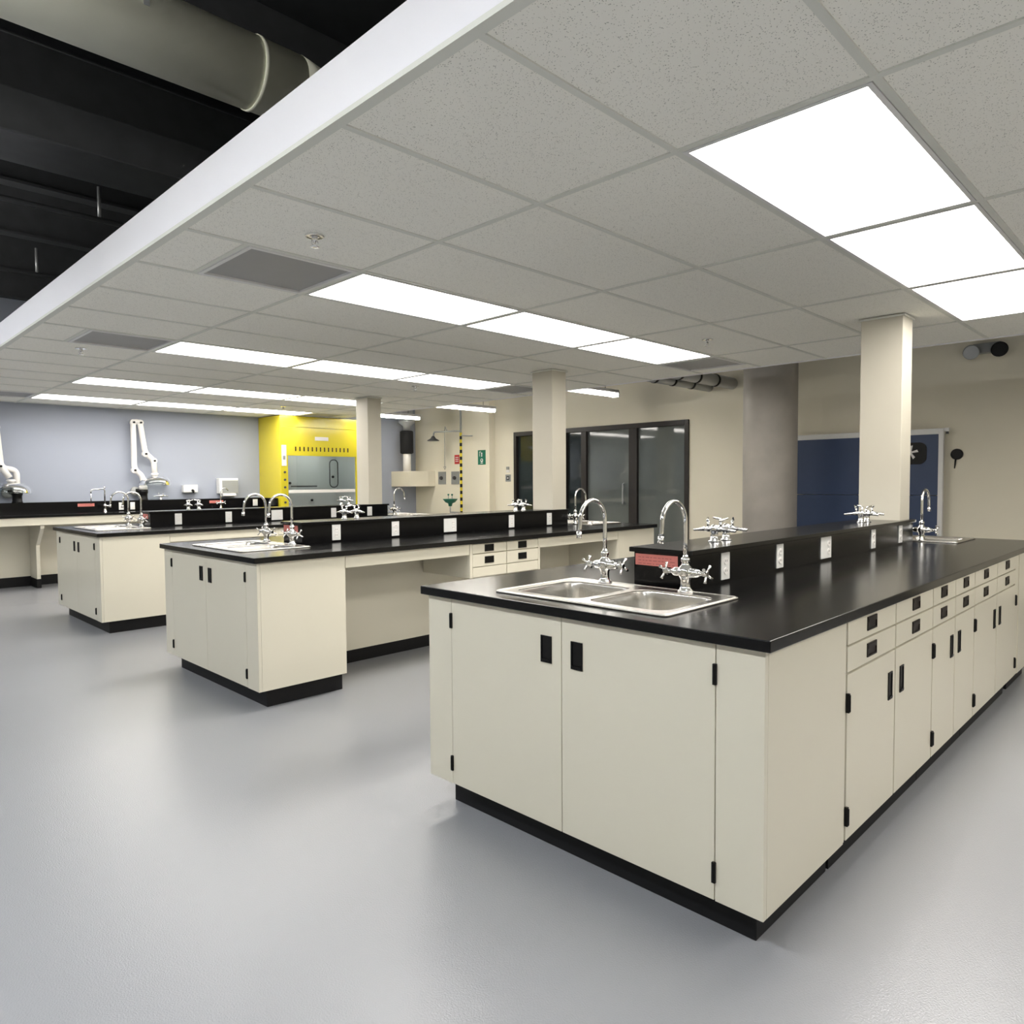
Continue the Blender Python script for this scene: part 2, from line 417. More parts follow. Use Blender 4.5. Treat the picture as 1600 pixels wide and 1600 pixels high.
def outlet(x0, x1, y, z0, z1, parent, double=False):
    b = MB().box(x0, x1, y-.006, y-.0003, z0, z1, 'plate')
    o = obj('outlet', b, parent, .002)
    xc = (x0+x1)/2 if not double else x1-.038; zc = (z0+z1)/2
    b = MB()
    for dz in (-.021, .021):
        b.prism([(xc+.016*math.cos(a)*1.05, zc+dz+.0145*math.sin(a)) for a in [2*PI*k/16 for k in range(16)]], 'Y', y-.0085, y-.006, 'white_pl')
        b.box(xc-.008, xc-.0055, y-.0092, y-.0085, zc+dz-.003, zc+dz+.006, 'slot'); b.box(xc+.0055, xc+.008, y-.0092, y-.0085, zc+dz-.003, zc+dz+.006, 'slot')
    obj('socket', b, o)
    return o
def ledge(L):
    t = thing('service_ledge', L, 'bench ledge', (LX0, LY0, ZT), 'raised black service ledges on the island benches')
    xs = [LX0, colxy[0]-.003, colxy[1]-.0, LX1]
    b = MB().box(LX0, LX1, LY0, LY1, ZT+.0005, LZ-.02, 'counter'); obj('riser', b, t)
    e = .016
    obj('top', MB().box(LX0-e, LX1+e, LY0-e, LY1+e, LZ-.02, LZ, 'counter'), t, .002)
    for x0, x1, dbl in ((.872, .943, 0), (1.405, 1.476, 0), (1.938, 2.076, 1), (2.712, 2.782, 0), (3.235, 3.305, 0)):
        outlet(x0, x1, LY0, .928, 1.042, t, dbl)
    b = MB().box(LX0-.002, LX0-.0003, .654, .855, .996, 1.043, 'pink')
    s = obj('notice_label', b, t); s['label'] = 'pink notice label'
    b = MB()
    for k in range(3):
        y = .84
        while y > .68:
            wd = random.uniform(.008, .022); b.box(LX0-.0026, LX0-.002, y-wd, y, 1.031-k*.013-.003, 1.031-k*.013, 'pinktext'); y -= wd+.006
    obj('print', b, s)
    return t
# sink
def sink_mesh():
    # local: origin at rim centre, back edge towards +X
    hx, hy = .2475, .3875
    t = thing('double_sink', '', 'sink', (0, 0, ZT), 'stainless steel double sinks')
    cu = bpy.data.curves.new('rim', 'CURVE'); cu.dimensions = '2D'; cu.fill_mode = 'BOTH'; cu.extrude = .0015; cu.bevel_depth = .0018; cu.bevel_resolution = 2
    bowls = [(-.195, .175, -.345, -.014, .06), (-.195, .175, .014, .345, .06)]
    loops = [rrect(-hx, hx, -hy, hy, .02, 5)] + [rrect(*q[:4], q[4], 8)[::-1] for q in bowls]
    for lp in loops:
        s = cu.splines.new('POLY'); s.points.add(len(lp)-1); s.use_cyclic_u = True
        for p, q in zip(s.points, lp): p.co = (q[0], q[1], 0, 1)
    tmp = bpy.data.objects.new('tmp', cu); C.objects.link(tmp)
    dg = bpy.context.evaluated_depsgraph_get(); me = bpy.data.meshes.new_from_object(tmp.evaluated_get(dg))
    bpy.data.objects.remove(tmp)
    me.transform(Matrix.Translation((0, 0, .0035))); me.materials.clear(); me.materials.append(M['steel'])
    rim = bpy.data.objects.new('rim', me); C.objects.link(rim); rim.parent = t
    # raised outer bead
    b = MB(); b.tube([(p[0], p[1], .006) for p in rrect(-hx+.006, hx-.006, -hy+.006, hy-.006, .018, 5)], .0035, 'steel', 8, True)
    obj('bead', b, t, shift=False)
    for (x0, x1, y0, y1, r) in bowls:
        b = MB(); k = b.mi('steel'); rings = []
        prof = [(-.004, .0068), (-.001, .005), (.002, -.004), (.006, -.03), (.012, -.12), (.018, -.145), (.032, -.158), (.06, -.163)]
        for ins, z in prof:
            rr = max(.02, r-ins*.3) if z > -.15 else max(.02, r-ins*.5)
            rings.append([b.bm.verts.new((p[0], p[1], z)) for p in rrect(x0+ins, x1-ins, y0+ins, y1-ins, rr, 8)])
        n = len(rings[0])
        for A, B in zip(rings, rings[1:]):
            for i in range(n):
                f = b.bm.faces.new((A[(i+1)%n], A[i], B[i], B[(i+1)%n])); f.material_index = k; f.smooth = True
        cx, cy = (x0+x1)/2, (y0+y1)/2
        c = b.bm.verts.new((cx, cy, -.166)); A = rings[-1]
        for i in range(n):
            f = b.bm.faces.new((A[(i+1)%n], A[i], c)); f.material_index = k; f.smooth = True
        bo = obj('bowl', b, t, shift=False)
        md = bo.modifiers.new('solid', 'SOLIDIFY'); md.thickness = .001; md.offset = 1
        d = MB().lathe([(.0, -.1655), (.018, -.1655), (.03, -.162), (.042, -.1605), (.042, -.1625), (.02, -.168)], (cx, cy, 0), 'chrome', 24, cap=False)
        for a in range(6): d.lathe([(.003, -.1652), (.003, -.1648)], (cx+.01*math.cos(a), cy+.01*math.sin(a*PI/3), 0), 'slot', 8)
        obj('drain', d, bo, shift=False)
    return t
sink = sink_mesh()
SK = (.0700+.2475, .745)
sink.location = (SK[0], SK[1], ZT)
sink['label'] = 'stainless steel double sink at the front end of the nearest bench, fully in view'
def sinkdup(bi, far, L):
    ox, oy = OFF[bi]; x = ox+(SK[0] if not far else LEN-SK[0])
    return dup(sink, None, L, PI if far else None, (x, oy+(SK[1] if not far else W-.0-.745+.02), ZT))
sinkdup(0, True, 'steel sink at the far right end of the nearest bench, past the square column')
sinkdup(1, False, 'stainless steel double sink at the front end of the middle bench')
sinkdup(1, True, 'stainless steel sink at the far end of the middle bench, before the dark glass doors')
sinkdup(2, False, 'stainless steel double sink at the front end of the third bench')
sinkdup(2, True, 'steel sink at the far end of the third bench, near the room corner')

# faucet, spout towards -X, local origin at its base
def faucet():
    t = thing('mixer_faucet', '', 'faucet', (0, 0, 0), 'chrome gooseneck faucets on the sinks')
    b = MB().lathe([(.030, .000), (.030, .006), (.024, .010), (.019, .02), (.018, .045), (.024, .056), (.030, .066), (.030, .082), (.024, .094), (.015, .104), (.013, .112), (.017, .116), (.017, .128), (.010, .134), (.009, .140)], (0, 0, 0), 'chrome', 24)
    b.tube([(0, -.062, .074), (0, -.04, .074), (0, .04, .074), (0, .062, .074)], [.012, .019, .019, .012], 'chrome', 16)
    obj('body', b, t, shift=False)
    R = .082
    path = [(0, 0, .13), (0, 0, .19), (0, 0, .25)] + arc((-R, 0, .265), R, 0, 180, 16) + [(-2*R-.004, 0, .235), (-2*R-.007, 0, .215)]
    b = MB().tube(path, .0085, 'chrome', 12)
    b.tube([(-2*R-.0065, 0, .222), (-2*R-.009, 0, .196)], .011, 'chrome', 12)
    obj('spout', b, t, shift=False)
    for s in (-1, 1):
        b = MB().tube([(0, s*.058, .074), (0, s*.072, .074), (0, s*.084, .074), (0, s*.094, .074)], [.012, .008, .012, .010], 'chrome', 14)
        for a in range(4):
            an = math.radians(45+90*a+12); d = Vector((math.cos(an), 0, math.sin(an))); c = Vector((0, s*.088, .074))
            b.tube([c+d*.006, c+d*.026+Vector((0, s*.004, 0)), c+d*.036+Vector((0, s*.006, 0))], [.0042, .0048, .0062], 'chrome', 8)
        obj('cross_handle', b, t, shift=False)
    return t
fc = faucet()
def fplace(o, bi, far, y, L):
    ox, oy = OFF[bi]; x = ox+(.538 if not far else LEN-.538)
    if o is None: return dup(fc, None, L, PI if far else 0, (x, oy+y, ZT+.0073))
    o.location = (x, oy+y, ZT+.0073); o['label'] = L
fplace(fc, 0, False, .565, 'chrome gooseneck faucet on the nearest sink, the right one beside the pink label')
fplace(None, 0, False, .945, 'chrome gooseneck faucet on the nearest sink, the left one at the back corner')
fplace(None, 1, False, .565, 'chrome gooseneck faucet on the middle bench front sink, right one')
fplace(None, 1, False, .945, 'chrome gooseneck faucet on the middle bench front sink, left one')
fplace(None, 2, False, .565, 'chrome gooseneck faucet on the third bench front sink, right one')
fplace(None, 2, False, .945, 'chrome gooseneck faucet on the third bench front sink, left one')
fplace(None, 0, True, .565, 'slim chrome faucet on the nearest bench, in front of the blue board')
fplace(None, 1, True, .565, 'chrome faucet at the far end of the middle bench near the dark glass doors')
fplace(None, 2, True, .565, 'chrome faucet at the far end of the third bench, below the corner wall box')

# gas turret
def turret():
    t = thing('gas_turret', '', 'gas tap', (0, 0, 0), 'chrome gas turrets on the bench ledges')
    b = MB().lathe([(.026, 0), (.026, .005), (.018, .009), (.016, .04), (.019, .046), (.019, .066), (.014, .074), (.006, .078)], (0, 0, 0), 'chrome', 20)
    obj('body', b, t, shift=False)
    for s in (-1, 1):
        b = MB().tube([(0, s*.012, .057), (0, s*.034, .057), (0, s*.036, .057), (0, s*.052, .056), (0, s*.070, .054), (0, s*.104, .051)], [.013, .013, .010, .010, .0062, .0045], 'chrome', 12)
        for k in range(4): b.lathe([(.0085-.0008*k, -.004), (.0055, .004)], (0, s*(.070+.009*k), .0535-.001*k), 'chrome', 10, 'Y')
        obj('hose_nozzle', b, t, shift=False)
        b = MB().tube([(0, s*.030, .066), (0, s*.030, .092)], .006, 'chrome', 10)
        b.tube([(-.010, s*.028, .094), (.0, s*.033, .096), (.032, s*.050, .106)], [.006, .0065, .004], 'chrome', 8)
        obj('lever', b, t, shift=False)
    return t
tr = turret()
first = True
for bi in range(3):
    for gxp, nm in ((1.12, 'left'), (3.0, 'right')):
        for k, (dx, q) in enumerate(((-.055, 'left of pair'), (.055, 'right of pair'))):
            where = {0: 'nearest bench ledge', 1: 'middle bench ledge', 2: 'third bench ledge'}[bi]
            side = 'near its front sink' if nm == 'left' else 'by the square column'
            L = 'chrome gas tap on the %s %s, %s' % (where, side, q)
            loc = (OFF[bi][0]+gxp+dx, OFF[bi][1]+.73, LZ)
            if first: tr.location = loc; tr['label'] = L; first = False
            else: dup(tr, None, L, 0.0 if (k == 0) else PI, loc)

# shared parts of the three benches
sc = sink_cabinet('W', 'cream two door sink cabinet at the front end of the nearest bench')
sf = sink_cabinet('E', 'cream cabinet with door pair at the far end of the nearest bench')
wt = worktop('black worktop of the nearest bench with the sink fully in view')
lg = ledge('black raised service ledge along the middle of the nearest bench')
for bi in (1, 2):
    o = (*OFF[bi], 0); n = ('middle bench', 'third bench')[bi-1]
    dup(sc, o, 'cream two door sink cabinet at the front end of the %s' % n)
    dup(sf, o, 'cream sink cabinet at the far end of the %s' % n)
    dup(wt, o, 'black worktop of the %s' % n)
    dup(lg, o, 'black raised service ledge with outlets on the %s' % n)

# nearest bench: three drawer and door units along its right side
mpS = mapper('S', 0.)
def base_unit(x0, x1, L):
    t = thing('base_cabinet', L, 'cabinet', (x0, 0, 0), 'cream base cabinets along the nearest bench')
    obj('body', MB().box(x0+.001, x1-.001, .020, .58, ZK, ZC-.002, 'cream'), t)
    xm = (x0+x1)/2
    for a, c, s in ((x0+.002, xm-.004, 1), (xm+.004, x1-.002, -1)):
        h = (a+c)/2-.02 if s == 1 else (a+c)/2
        drawer(mpS, a, c, .788, .876, t, h, (.811, .860)); drawer(mpS, a, c, .695, .784, t, h, (.716, .765))
        door(mpS, a, c, ZK+.002, .690, t, xm-.065 if s == 1 else xm+.075, (.508, .613), .045, a+.002 if s == 1 else c-.002)
    obj('toe_kick', MB().box(x0, x1, .055, .58, 0, ZK, 'kick'), t)
    return t
b = MB().box(.602, .618, .004, .58, ZK, ZC-.002, 'cream')
t = obj('filler_strip', b); tag(t, 'narrow cream filler strip beside the blank side panel of the nearest bench', 'panel')
base_unit(.620, 1.642, 'cream base cabinet closest to the camera with four drawers over two doors')
base_unit(1.646, 2.404, 'narrower cream base cabinet in the middle of the drawer row on the nearest bench')
base_unit(2.408, 3.462, 'cream base cabinet farthest along the drawer row of the nearest bench')
b = MB().box(3.464, LEN-.602, .004, .58, ZK, ZC-.002, 'cream'); b.box(3.464, LEN-.602, .07, .58, 0, ZK, 'kick')
t = obj('filler_cabinet', b); tag(t, 'cream filler piece before the far sink cabinet of the nearest bench', 'panel')
cx0, cx1, cy0, cy1 = colxy
b = MB().cells([.602, cx0-.003, cx1+.003, LEN-.602], [.60, cy0-.003 if cy0-.003 > .6 else .605, cy1+.003, W], ZK+.0005, ZC-.002, {(1, 1)}, 'cream'); b.cells([.602, cx0-.003, cx1+.003, LEN-.602], [.60, .606, cy1+.003, W-.07], 0, ZK, {(1, 1)}, 'kick')
t = obj('cabinet_run', b); tag(t, 'plain cream back run of cabinets on the left side of the nearest bench', 'cabinet')

# middle and third bench: knee spaces with hanging drawer units
def knee(bi, L1, L2, L3):
    ox, oy = OFF[bi]; X0 = ox+.604; X1 = ox+LEN-.604; mp = mapper('S', oy)
    t = thing('knee_panel', L1, 'panel', (X0, oy+.60, 0))
    obj('back_panel', MB().box(X0, X1, oy+.595, oy+.613, .095, ZC-.002, 'cream'), t, .001)
    obj('toe_kick', MB().box(X0, X1, oy+.600, oy+.612, 0, .095, 'kick'), t)
    obj('apron', MB().box(X0, 1.713, oy+.002, oy+.021, .798, ZC-.002, 'cream'), t, .001)
    obj('apron', MB().box(2.506, X1, oy+.002, oy+.021, .798, ZC-.002, 'cream'), t, .001)
    t = thing('drawer_unit', L2, 'drawers', (1.715, oy, .62))
    obj('body', MB().box(1.716, 2.503, oy+.020, oy+.56, .62, ZC-.002, 'cream'), t, .001)
    for q in ((1.716, 1.742), (2.483, 2.503)):
        obj('stile', MB().box(q[0], q[1], oy, oy+.0195, .62, ZC-.002, 'cream'), t)
    for a, c in ((1.744, 2.108), (2.114, 2.481)):
        drawer(mp, a, c, .802, .876, t, (a+c)/2-.008, (.813, .867), 'black'); drawer(mp, a, c, .70, .798, t, (a+c)/2-.008, (.723, .775), 'black')
        bb = MB(); fbox(bb, mp, a+.0015, c-.0015, 0, .019, .622, .696, 'cream'); obj('blank_panel', bb, t, .0015)
    b = MB().box(X0, X1, oy+.90, oy+W, ZK, ZC-.002, 'cream'); b.box(X0, X1, oy+.90, oy+W-.07, 0, ZK, 'kick')
    tag(obj('cabinet_run', b), L3, 'cabinet')
knee(1, 'recessed cream knee space panel and apron of the middle bench', 'hanging cream four drawer unit under the middle bench', 'cream back run of cabinets hidden behind the middle bench knee space')
knee(2, 'recessed cream knee space panel and apron of the third bench', 'hanging cream four drawer unit under the third bench', 'cream back run of cabinets hidden behind the third bench knee space')

# ------------------------------------------------------------------ wall bench along the blue wall
WZ0, WZ1, WF, WX0, WX1 = .935, .965, 9.62, -3.2, 3.585
t = thing('wall_worktop', 'long black wall worktop with raised back ledge below the blue wall', 'worktop', (WX0, WF, WZ0))
obj('slab', MB().box(WX0, WX1, WF, YW-.005, WZ0, WZ1, 'counter'), t, .003)
obj('back_ledge', MB().box(WX0, WX1-.02, YW-.20, YW-.005, WZ1, 1.115, 'counter'), t, .002)
obj('side_splash', MB().box(WX1-.018, WX1, WF+.01, YW-.2, WZ1, 1.11, 'counter'), t, .001)
for x0, x1 in ((1.392, 1.455), (1.543, 1.605), (3.385, 3.465)):
    outlet(x0, x1, YW-.20, .985, 1.09, t)
for x0, x1 in ((.875, 1.082), (2.683, 2.90)):
    o = obj('notice_label', MB().box(x0, x1, YW-.2025, YW-.2003, 1.045, 1.086, 'pink'), t); o['label'] = 'pink notice label'
    b = MB(); x = x0+.012
    while x < x1-.03:
        wd = random.uniform(.01, .025)
        for z in (1.072, 1.058): b.box(x, x+wd, YW-.2032, YW-.2025, z-.003, z+.001, 'pinktext')
        x += wd+.006
    obj('print', b, o)
t = thing('bench_support_rail', 'cream apron rail under the wall worktop at the far left', 'bench support', (WX0, WF+.02, .835))
obj('back_panel', MB().box(WX0, 3.57, YW-.0055, YW-.001, .131, .93, 'cream'), t)
obj('apron', MB().box(WX0, 3.57, WF+.02, WF+.04, .835, WZ0-.001, 'cream'), t, .001)
obj('wall_rail', MB().box(WX0, 3.57, YW-.03, YW-.006, .70, .83, 'cream'), t, .001)
bp0 = None
for x, L in ((.34, 'slanted cream support bracket under the wall worktop at the far left'), (-1.2, 'slanted support bracket outside the left edge of view'), (2.0, 'slanted support bracket hidden behind the third bench')):
    if bp0 is None:
        bp0 = thing('support_bracket', L, 'bench support', (x, YW, 0), 'slanted brackets under the wall worktop')
        y1 = YW-.014; 
        b = MB().prism([(y1, .0), (y1, .69), (YW-.035, .69), (YW-.035, .832), (WF+.045, .832), (WF+.045, .79), (YW-.36, .56), (YW-.36, .125), (YW-.36, .0)], 'X', x, x+.042, 'cream')
        obj('leg', b, bp0, .001)
        obj('base', MB().box(x-.002, x+.044, YW-.364, YW-.36, 0, .12, 'kick').box(x-.004, x-.0005, YW-.364, YW-.014, 0, .12, 'kick').box(x+.0425, x+.046, YW-.364, YW-.014, 0, .12, 'kick'), bp0)
    else: dup(bp0, None, L, loc=(x, YW, 0))

# wall bench faucets (square swing spout and small gooseneck)
def wall_faucet(x, L, kind):
    t = thing('bench_faucet', L, 'faucet', (x, 9.95, WZ1), 'small faucets on the wall worktop')
    y = 9.95; z = WZ1
    obj('body', MB().lathe([(.026, 0), (.026, .008), (.018, .014), (.017, .07), (.021, .075), (.021, .10), (.010, .108), (.009, .115)], (x, y, z), 'chrome', 18), t)
    if kind:
        path = rounded([(x, y, z+.11), (x, y, z+.325), (x-.17, y, z+.31), (x-.17, y, z+.26)], .03)
        b = MB().tube(path, .009, 'chrome', 10); b.tube([(x-.17, y, z+.27), (x-.172, y, z+.12)], [.008, .005], 'chrome', 10); b.lathe([(.014, .33), (.014, .35)], (x, y, z), 'chrome', 12)
    else:
        b = MB().tube([(x, y, z+.11), (x, y, z+.25)] + arc((x+.06, y, z+.25), .06, 180, 20, 12), .008, 'chrome', 10)
    obj('spout', b, t)
    for s in ((1,) if kind else (-1, 1)):
        b = MB().tube([(x+s*.015, y, z+.085), (x+s*.06, y, z+.085)], [.012, .009], 'chrome', 10)
        for a in range(4):
            an = a*PI/2+.6; b.tube([(x+s*.062, y, z+.085), (x+s*.066, y+.032*math.cos(an), z+.085+.032*math.sin(an))], .005, 'chrome', 8)
        obj('cross_handle', b, t)
    return t
wall_faucet(1.175, 'chrome faucet with square swing spout on the wall worktop, right of a pink label', True)
wall_faucet(2.80, 'chrome gooseneck faucet on the wall worktop below the paper towel dispenser', False)
dup(tr, None, 'gas tap on the back ledge of the wall worktop, under the blue wall', PI/2, (2.0, YW-.10, 1.115))

# extraction arms
def extraction_arm(x, L, path, hood_c, small=False):
    y = YW-.11; z0 = 1.115
    t = thing('extraction_arm', L, 'extraction arm', (x, y, z0), 'white fume extraction arms on the wall bench')
    b = MB().lathe([(.062, 0), (.062, .012), (.055, .02), (.055, .09), (.063, .105), (.063, .15)], (x, y, z0), 'black', 24); obj('pedestal', b, t)
    b = MB().lathe([(.058, .15), (.058, .20), (.045, .215)], (x, y, z0), 'white_pl', 24); obj('collar', b, t)
    pts = [(x, y, z0+.20)] + [(x+dx, y+dy, z) for dx, dy, z in path]
    b = MB().tube(rounded(pts, .07, 7), .038, 'white_pl', 18)
    obj('tube_arm', b, t)
    for (dx, dy, z) in path[1:-1]:
        b = MB().lathe([(.043, -.03), (.046, -.01), (.046, .01), (.043, .03)], (x+dx, y+dy, z-.012), 'white_pl', 18, 'Y'); b.lathe([(.014, -.062), (.014, -.03)], (x+dx, y+dy, z-.012), 'black', 12, 'Y'); obj('joint', b, t)
    hx, hy, hz = x+hood_c[0], y+hood_c[1], hood_c[2]
    obj('hood_neck', MB().lathe([(.036, .0), (.04, .02), (.052, .03), (.052, .04), (.038, .05)], (hx, hy, hz), 'white_pl', 20), t)
    prof = [(.052, .005)]
    for k in range(1, 9):
        a = k/8*PI/2; prof.append((.052+.165*math.sin(a), .005-.12*(1-math.cos(a))))
    prof += [(.219, -.125), (.219, -.128)]
    inner = [(r-.003, h-.002) for r, h in prof[::-1]]
    obj('clear_dome', MB().lathe(prof+inner, (hx, hy, hz), 'glass', 36, cap=False), t)
    b = MB().lathe([(.018, -.02), (.062, -.01), (.066, .0), (.066, .03), (.05, .04)], (x-.10, y+.02, z0+.13), 'grey', 24, 'Y'); b.tube([(x-.10, y+.02, z0+.14), (x-.02, y, z0+.14)], .03, 'black', 12)
    obj('damper', b, t)
    return t
extraction_arm(1.755, 'tall white extraction arm folded upright before the blue wall, with clear dome hood',
   [(0, 0, 1.46), (-.115, 0, 1.56), (-.115, 0, 2.25), (-.02, 0, 2.25), (.04, 0, 1.80), (.155, 0, 1.70), (.165, 0, 1.50)], (.165, 0, 1.46))
extraction_arm(.20, 'white extraction arm cut by the left edge of the view, with clear dome hood',
   [(0, 0, 1.54), (-.17, -.02, 1.57), (-.21, -.03, 2.1), (-.30, -.06, 2.1), (-.19, -.10, 1.60), (-.10, -.12, 1.44)], (-.085, -.12, 1.37))

# dispensers on the blue wall
t = thing('soap_dispenser', 'cream steel soap dispenser box with black push spout on the blue wall', 'dispenser', (2.45, YW, 1.215))
obj('body', MB().box(2.341, 2.556, YW-.09, YW-.002, 1.216, 1.330, 'white'), t, .004)
obj('push_spout', MB().tube([(2.475, YW-.09, 1.245), (2.475, YW-.125, 1.238)], [.02, .014], 'black', 12).lathe([(.016, 0), (.010, -.03)], (2.475, YW-.118, 1.235), 'black', 12), t)
t = thing('paper_towel_dispenser', 'steel paper towel dispenser with grey front on the blue wall', 'dispenser', (3.03, YW, 1.13))
obj('body', MB().box(2.881, 3.187, YW-.12, YW-.002, 1.19, 1.43, 'white'), t, .006)
obj('front_panel', MB().box(2.925, 3.183, YW-.125, YW-.1205, 1.20, 1.395, 'grey'), t, .002)
obj('tray', MB().prism([(YW-.12, 1.188), (YW-.145, 1.17), (YW-.145, 1.15), (YW-.03, 1.135), (YW-.03, 1.188)], 'X', 2.93, 3.14, 'white'), t)

# ------------------------------------------------------------------ fume hood
HX0, HX1, HY = 3.604, 5.07, 9.56
t = thing('fume_hood', 'bright yellow fume hood cabinet standing in the corner beside the blue wall', 'fume hood', (HX0, HY, 0))
b = MB(); B0 = YW-.006
b.box(HX0, HX0+.03, HY+.02, B0, 0, HC-.01, 'yellow'); b.box(HX1-.03, HX1, HY+.02, B0, 0, HC-.01, 'yellow')
b.box(HX0+.03, HX1-.03, B0-.02, B0, 0, HC-.01, 'grey'); b.box(HX0+.03, HX1-.03, HY+.02, B0-.02, 1.98, 2.0, 'grey')
obj('side_panels', b, t, .002)
obj('header', MB().box(HX0, HX1, HY, HY+.02, 1.785, 2.24, 'yellow'), t, .002)
o = obj('top_panel', MB().box(HX0, HX1, HY, HY+.02, 2.245, HC-.01, 'yellow'), t, .002)
b = MB()
for k in range(14):
    x = 3.86+k*.075; b.box(x, x+.022, HY-.001, HY+.0, 1.86, 1.93, 'pull')
obj('vent_slots', b, t)
obj('name_plate', MB().box(4.22, 4.47, HY-.004, HY-.0005, 2.04, 2.10, 'white_pl'), t, .001)
obj('post', MB().box(HX0, HX0+.128, HY, HY+.02, .9, 1.783, 'yellow'), t, .002)
obj('post', MB().box(5.0, HX1, HY, HY+.02, .9, 1.783, 'yellow'), t, .002)
obj('control_panel', MB().box(HX0+.02, HX0+.10, HY-.008, HY-.0005, 1.62, 1.95, 'white_pl').box(HX0+.04, HX0+.08, HY-.012, HY-.008, 1.72, 1.78, 'grey'), t, .001)
for z in (1.52, 1.40, 1.28, 1.16, 1.04):
    obj('service_knob', MB().lathe([(.016, -.03), (.018, -.012), (.010, -.001)], (HX0+.062, HY, z), 'slot', 14, 'Y'), t)
b = MB().box(HX0+.13, 4.998, B0-.12, B0-.10, .92, 1.975, 'hoodin'); b.box(HX0+.13, HX0+.135, HY+.021, B0-.12, .92, 1.975, 'hoodin'); b.box(4.99, 4.998, HY+.021, B0-.12, .92, 1.975, 'hoodin')
b.box(HX0+.135, 4.99, HY+.021, B0-.12, 1.955, 1.975, 'hoodin')
for x0, x1 in ((3.76, 4.02), (4.1, 4.6)): b.box(x0, x1, B0-.124, B0-.12, 1.28, 1.30, 'slot')
obj('liner', b, t)
obj('hood_fill_light', MB().box(3.95, 4.75, HY+.25, HY+.33, 1.935, 1.954, 'lamp'), t)  # unseen glowing bar, added to brighten the hood interior
obj('work_surface', MB().box(HX0+.031, HX1-.031, HY-.02, B0-.125, .885, .915, 'counter'), t, .003)
obj('sash', MB().box(HX0+.137, 4.988, HY+.028, HY+.033, 1.235, 1.90, 'glass'), t)
obj('sash_handle', MB().box(HX0+.137, 4.988, HY+.010, HY+.036, 1.185, 1.235, 'white_pl'), t, .003)
b = MB().tube([(p[0], HY+.35, p[1]) for p in rrect(4.70, 4.86, 1.27, 1.74, .07, 8)], .008, 'black', 8, True); obj('hose_loop', b, t)
for x, z in ((3.95, 1.345), (4.07, 1.345), (4.48, 1.05), (4.90, 1.45)):
    obj('service_fitting', MB().lathe([(.006, -.05), (.022, -.04), (.022, -.02), (.010, -.001)], (x, B0-.121, z), 'black', 12, 'Y'), t)
b = MB().box(HX0+.031, 4.335, HY, HY+.02, .10, .88, 'yellow'); b2 = MB().box(4.339, HX1-.031, HY, HY+.02, .10, .88, 'yellow')
obj('door', b, t, .002); obj('door', b2, t, .002)
obj('toe_kick', MB().box(HX0+.031, HX1-.031, HY+.06, HY+.08, 0, .10, 'kick'), t)

# ------------------------------------------------------------------ room corner: wall box with insulated flue
t = thing('wall_box', 'grey box cabinet hung in the room corner behind the third bench', 'wall cabinet', (6.275, 9.69, 1.265))
obj('casing', MB().box(6.275, XW-.16, 9.69, YW-.003, 1.265, 1.553, 'wall'), t, .003)
obj('side_casing', MB().box(XW-.158, XW-.003, 9.69, YW-.003, 1.265, 1.553, 'wall'), t, .003)
t = thing('flue_pipe', 'vertical pipe with black insulated middle above the corner box', 'pipe', (6.39, 9.94, 1.553))
obj('lower_pipe', MB().lathe([(.075, .0), (.075, .32), (.06, .33)], (6.39, 9.94, 1.554), 'white_pl', 24), t)
obj('insulation', MB().lathe([(.10, 1.885), (.125, 1.90), (.125, 2.30), (.10, 2.315)], (6.39, 9.94, 0), 'fabric', 24), t)
obj('upper_pipe', MB().lathe([(.07, 2.315), (.07, 2.40), (.15, 2.47), (.15, 2.52), (.12, 2.54), (.12, HD-.65)], (6.39, 9.94, 0), 'galv', 24), t)

# emergency shower
PX, PY = 6.5, 8.53
t = thing('emergency_shower', 'emergency shower pole striped black and yellow with eyewash bowl before the beige wall', 'emergency shower', (PX, PY, 0))
obj('floor_flange', MB().lathe([(.09, 0), (.09, .01), (.04, .03), (.03, .05)], (PX, PY, 0), 'grey', 20), t)
b = MB()
z = .05; k = 0
while z < 2.19:
    m = ('black', 'yel')[k % 2] if .75 < z else 'grey'
    h = .06; b.prism([(PX+.022*math.cos(a), PY+.022*math.sin(a)) for a in [2*PI*i/14 for i in range(14)]], 'Z', z, z+h, m); z += h; k += 1
obj('striped_pole', b, t)
obj('supply_pipe', MB().tube([(PX, PY, 2.21), (PX, PY, 3.3)], .018, 'grey', 12), t)
b = MB().tube(rounded([(PX, PY, 2.24), (PX, PY+.74, 2.26), (PX, PY+.76, 2.15)], .04), .014, 'grey', 10)
b.tube([(PX, PY, 2.16), (PX, PY-.30, 2.14)], .012, 'grey', 10); obj('shower_arm', b, t)
obj('shower_head', MB().lathe([(.02, .09), (.035, .07), (.05, .045), (.11, .01), (.112, 0), (.10, 0)], (PX, PY+.76, 2.10), 'slot', 24), t)
b = MB().tube([(PX, PY+.44, 2.25), (PX, PY+.42, 2.34), (PX+.0, PY+.36, 2.25)], .008, 'grey', 8); b.tube([(PX, PY+.44, 2.25), (PX, PY+.44, 1.62)], .005, 'grey', 8); b.tube([(PX, PY+.41, 1.62), (PX, PY+.44, 1.57), (PX, PY+.47, 1.62), (PX, PY+.41, 1.62)], .006, 'grey', 8)
obj('pull_rod', b, t)
bx = PY+.30
obj('eyewash_bowl', MB().lathe([(.03, -.12), (.04, -.07), (.09, -.05), (.13, .0), (.135, .012), (.12, .008), (.05, -.035), (.02, -.04)], (PX, bx, 1.03), 'gbowl', 24), t)
b = MB().tube([(PX, PY, .80), (PX, bx, .80), (PX, bx, .92)], .014, 'grey', 10)
